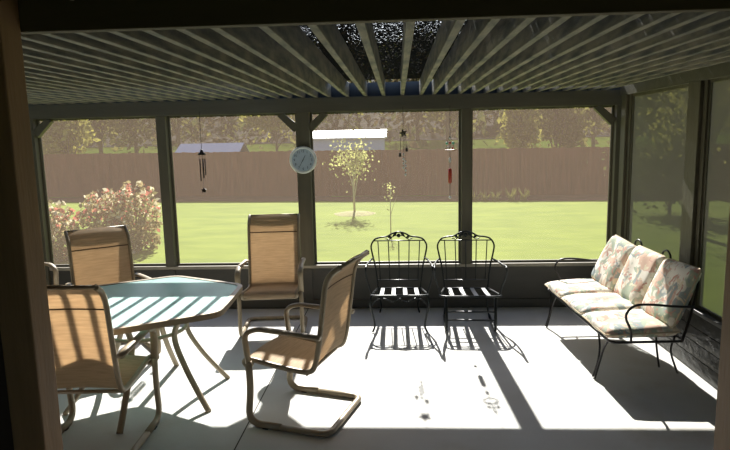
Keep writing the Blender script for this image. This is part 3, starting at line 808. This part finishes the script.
shade_band=MB(); wv=random.Random(4)  # brown strip added so the fence shadow on the lawn blends with the boards
for k in range(34):
    x0=-20+k*.95; x1=x0+.95
    shade_band.add([(x0,fy(x0)-1.95-.12*math.sin(k*1.7),LZ+.012),(x1,fy(x1)-1.95-.12*math.sin((k+1)*1.7),LZ+.012),(x1,fy(x1)+.3,LZ+.012),(x0,fy(x0)+.3,LZ+.012)],[(0,1,2,3)])
struct(shade_band.build('ground_shade_strip',M['fenceshade']),'brown strip added along the fence foot to tone its shadow','ground')
# trees
def crown(mb,c,rad,n,size,rnd,clumps=14):
    cl=[]
    for _ in range(clumps):
        while True:
            v=Vector((rnd.uniform(-1,1),rnd.uniform(-1,1),rnd.uniform(-1,1)))
            if v.length<1: break
        cl.append((Vector((v.x*rad[0],v.y*rad[1],v.z*rad[2]))*.75,rnd.uniform(.25,.5)))
    for i in range(n):
        c0,k=rnd.choice(cl)
        v=Vector((rnd.gauss(0,1),rnd.gauss(0,1),rnd.gauss(0,1)))*.5*k
        p=Vector(c)+c0+Vector((v.x*rad[0],v.y*rad[1],v.z*rad[2]))*1.2
        mb.leaf(p,(rnd.uniform(-1,1),rnd.uniform(-1,1),rnd.uniform(-1,1)),size*rnd.uniform(.6,1.4),rnd,.65)
def branches(mb,h0,rad,cz,rnd,n,r0):
    for _ in range(n):
        z0=rnd.uniform(h0*.5,cz); a=rnd.uniform(0,2*PI); e=rnd.uniform(.5,.95)
        p0=Vector((0,0,z0)); p2=Vector((math.cos(a)*rad[0]*e,math.sin(a)*rad[1]*e,cz+rnd.uniform(-.3,.9)*rad[2]))
        p1=(p0+p2)*.5+Vector((0,0,rad[2]*.12))
        mb.tube([p0,p1,p2],[r0*.5,r0*.3,r0*.1],5,cap=False)
def tree(name,label,loc,h,rad,leafm,n,size,seed,cat='tree',group=None,nb=14,r0=None,bark='bark',cz=None):
    rnd=random.Random(seed); root=thing(name,label,cat,loc,0,group)
    cz=cz if cz is not None else h-rad[2]; r0=r0 or h*.022
    t=MB(); t.tube([(0,0,-.1),(rnd.uniform(-.02,.02)*h,0,cz*.5),(0,rnd.uniform(-.02,.02)*h,cz+rad[2]*.6)],[r0,r0*.75,r0*.2],8)
    branches(t,cz-rad[2],rad,cz,rnd,nb,r0)
    t.build('trunk',M[bark],root)
    c=MB(); crown(c,(0,0,cz),rad,n,size,rnd); c.build('crown',M[leafm] if isinstance(leafm,str) else [M[q] for q in leafm],root,fix=False)
    return root
def at(px,Y):  # X of a photo column at distance Y (mid-height ray); used only to lay the garden out
    d=fw+r2*((px-365)/fpx)-u2*((140-225)/fpx); return d.x*Y/d.y
spec=[ # photo column, distance, height above ground, radii, leaf, label
 (66,26,4.2,(1.3,1.1,1.5),'leaf_gold','small gold-green tree just beyond the fence at the far left'),
 (100,44,7.5,(3.0,2.4,3.2),'leaf_olive','broad olive tree beyond the fence above the left shrubs'),
 (136,40,6.6,(2.2,2.0,2.8),'leaf_olive','olive tree beyond the fence left of the second post'),
 (22,34,7.5,(2.5,2.2,3.2),'leaf_dark','dark tree beyond the fence behind the left brown post'),
 (178,45,7.0,(2.2,2.0,2.8),'leaf_olive','thin olive tree beyond the fence behind the dark wind chime'),
 (232,60,8.5,(4.5,3.0,4.0),'leaf_brown','brown leafless looking tree above the fence, between wind chime and clock'),
 (276,34,4.0,(1.7,1.5,1.1),'leaf_gold','low gold-green bush tree beyond the fence left of the clock'),
 (338,62,9.5,(5.0,3.0,4.5),'leaf_brown','brown tree rising behind the white roofed shed'),
 (418,50,7.5,(3.6,2.6,3.2),'leaf_brown','twiggy brown tree beyond the fence behind the star ornament'),
 (448,38,5.6,(1.6,1.6,2.0),'leaf_olive','slim olive tree beyond the fence behind the sun catcher'),
 (490,64,9.5,(4.5,3.0,4.5),'leaf_brown','brown tree on the hillside right of the sun catcher'),
 (519,26.5,4.3,(.85,.75,1.7),'leaf_gold','bright gold-green tree beyond the fence in the right back window'),
 (556,29.5,4.8,(1.25,1.0,2.3),'leaf_olive','bushy olive tree beyond the fence in the right back window'),
 (594,36,5.6,(1.5,1.3,2.2),'leaf_olive','olive tree beyond the fence beside the right corner brace'),
 (652,43,8.0,(2.6,2.2,3.4),'leaf_dark','dark green tree beyond the fence behind the right corner post'),
]
for i,(px,Y,h,rad,lm,l) in enumerate(spec):
    x=at(px,Y); z=ground_h(x,Y)
    tree('tree',l,(x,Y,z),h,rad,lm,1500 if lm!='leaf_brown' else 900,.10*Y/9,100+i,group='trees beyond the fence')
ur=random.Random(21); ub=MB()
for i in range(6500):
    x=ur.uniform(-55,45); y=24-.124*x+ur.uniform(8,75)
    if y<50 and (ur.random()<.75 or y<40): continue
    c0=ur.random(); ub.cur=0 if c0<.5 else (1 if c0<.8 else 2)
    z=ground_h(x,y)
    for q in range(2): ub.leaf((x+ur.gauss(0,.7),y+ur.gauss(0,.5),z+ur.uniform(.1,2.2)),(ur.uniform(-1,1),ur.uniform(-1,1),ur.uniform(-1,1)),ur.uniform(.35,.95),ur,.6)
tag(ub.build('hillside_undergrowth',[M['leaf_dark'],M['leaf_brown'],M['leaf_olive']],fix=False),'brown and olive undergrowth covering the hillside beyond the fence','undergrowth',None,'stuff')
# trees seen through the right wall screens
tree('tree','yellow-leaved tree on the lawn outside the right wall screens',(6.3,12.6,LZ),5.2,(1.6,1.6,1.9),('leaf_gold'),2400,.105,300,group='trees outside the right wall')
tree('evergreen_bush','dark rounded bush on the lawn beneath the yellow-leaved tree',(7.3,16.2,LZ),2.3,(1.5,1.3,1.1),'leaf_dark',2600,.14,301,cat='bush',nb=6,cz=1.15)
tree('tree','dark green tree by the right side fence',(9.2,14.0,LZ),6.2,(1.9,1.9,2.4),'leaf_dark',2400,.15,302,group='trees outside the right wall')
tree('tree','dark tree outside the near right screen',(7.4,9.6,LZ),5.0,(1.4,1.6,2.0),'leaf_dark',2400,.11,303,group='trees outside the right wall')
# sapling in the lawn with a mulch ring
tree('sapling','young tree with sparse yellow leaves in the middle of the lawn',(-1.30,17.35,LZ),2.6,(.66,.6,.85),'leaf_young',560,.085,400,nb=16,r0=.035,bark='palebark',cz=1.60)
mr=MB(); rnd=random.Random(5)
pts=[(.62*math.cos(a)*(1+.08*math.sin(3*a)),.62*math.sin(a)*(1+.08*math.cos(2*a))) for a in [2*PI*k/28 for k in range(28)]]
vs=[(0,0,.07)]+[(x*.6,y*.6,.055) for x,y in pts]+[(x,y,.002) for x,y in pts]
mr.add(vs,[(0,1+i,1+(i+1)%28) for i in range(28)]+[(1+i,29+i,29+(i+1)%28,1+(i+1)%28) for i in range(28)],True)
tag(mr.build('mulch_ring',M['mulch'],loc=(-1.30,17.35,LZ)),'brown mulch patch around the young tree on the lawn','mulch','','stuff')
tree('sapling','thin pale sapling on the lawn right of the young tree',(-.18,13.2,LZ),1.35,(.2,.2,.3),'leaf_young',34,.06,401,nb=4,r0=.016,bark='palebark',cz=1.0)
# flowering shrubs at the left
def shrub(label,loc,rad,h,seed,n):
    rnd=random.Random(seed); root=thing('flowering_shrub',label,'shrub',loc,0,'flowering shrubs')
    t=MB()
    for k in range(9):
        a=rnd.uniform(0,2*PI); e=rnd.uniform(.2,.9)
        t.tube([(0,0,-.05),(math.cos(a)*rad*.4*e,math.sin(a)*rad*.4*e,h*.45),(math.cos(a)*rad*e,math.sin(a)*rad*e,h*rnd.uniform(.75,.98))],[.018,.012,.005],5,cap=False)
    t.build('stem',M['bark'],root)
    c=MB()
    for i in range(n):
        a=rnd.uniform(0,2*PI); z=rnd.uniform(.02,1); rr=rad*(.72+.28*math.sin(PI*min(1,z*.9)))*math.sqrt(rnd.uniform(.05,1))
        bumpy=1+.18*math.sin(5*a+seed)+.12*math.sin(9*z+3*a)
        p=(math.cos(a)*rr*bumpy,math.sin(a)*rr*bumpy,h*z*(1-.22*(rr/rad)**2)*(1+.1*math.sin(4*a+seed)))
        q=rnd.random(); top=z>.6
        c.cur=1 if q<(.22 if top else .05) else (2 if q<(.48 if top else .14) else 0)
        c.leaf(p,(rnd.uniform(-1,1),rnd.uniform(-1,1),rnd.uniform(-.4,1)),.115*rnd.uniform(.6,1.3),rnd,.6)
    c.build('foliage',[M['leaf_shrub'],M['leaf_red'],M['leaf_white']],root,fix=False)
shrub('red tipped flowering shrub beside the left edge of the back wall',(-6.68,10.8,LZ),.50,1.10,1,1500)
shrub('tall flowering shrub with red and white tips behind the far table chair',(-6.02,11.6,LZ),.52,1.25,2,1700)
shrub('pale flowering shrub next to the post left of the wind chime',(-5.43,11.8,LZ),.50,1.38,3,1500)
# weeds along the fence foot
wr=random.Random(9)
for k,px in enumerate((477,487,498,513,526)):
    x=at(px,20.0); b=MB()
    for i in range(26):
        a=wr.uniform(0,2*PI); h=wr.uniform(.12,.34)*(1.4 if k in(3,4) else 1)
        b.tube([(wr.uniform(-.12,.12),wr.uniform(-.08,.08),0),(math.cos(a)*.1,math.sin(a)*.1,h*.6),(math.cos(a)*.2,math.sin(a)*.2,h)],[.012,.010,.003],3,cap=False)
    o=b.build('weed_clump',M['leaf_young'],loc=(x,fy(x)-2.0,LZ+.013),fix=False)
    tag(o,'green weed clump at the fence foot, %s from the post behind the right iron chair'%ordn[k],'weed','weeds at the fence foot')

# buildings beyond the fence
sh=thing('shed','pale blue-grey shed with a white roof beyond the fence','shed',(-2.55,30.0,ground_h(-2.3,30)-.1))
zb=sh.location.z
w2=1.85
MB().box(-w2,w2,0,2.6,0,1.90-zb).build('shed_wall',M['shedwall'],sh)
rf=MB(); e=.14
vs=[(-w2-e,-.2,1.90-zb),(w2+e,-.2,1.90-zb),(w2+e,1.3,2.28-zb),(-w2-e,1.3,2.28-zb),(w2+e,2.8,1.90-zb),(-w2-e,2.8,1.90-zb)]
vs+= [(x,y,z-.07) for x,y,z in vs]
rf.add(vs,[(0,1,2,3),(3,2,4,5),(6,9,8,7),(9,11,10,8),(0,6,7,1),(5,4,10,11),(1,7,8,2),(2,8,10,4),(0,3,9,6),(3,5,11,9)])
rf.build('shed_roof',M['shedroof'],sh)
dr=MB().box(-1.5,-.5,-.03,.0,.1,1.55-zb).build('shed_door',M['shedwall'],sh)
g2=thing('outbuilding','low outbuilding with a blue-grey roof beyond the fence behind the wind chime','outbuilding',(at(206,36),36,ground_h(at(206,36),36)-.1))
zb=g2.location.z
MB().box(-1.9,1.9,0,2.4,0,1.15-zb).build('outbuilding_wall',M['shedwall'],g2)
rf=MB(); vs=[(-2.05,-.15,1.12-zb),(2.05,-.15,1.12-zb),(2.05,1.2,1.75-zb),(-2.05,1.2,1.75-zb),(2.05,2.55,1.12-zb),(-2.05,2.55,1.12-zb)]
vs+=[(x,y,z-.06) for x,y,z in vs]
rf.add(vs,[(0,1,2,3),(3,2,4,5),(6,9,8,7),(9,11,10,8),(0,6,7,1),(5,4,10,11),(1,7,8,2),(2,8,10,4),(0,3,9,6),(3,5,11,9)])
rf.build('outbuilding_roof',M['greyroof'],g2)
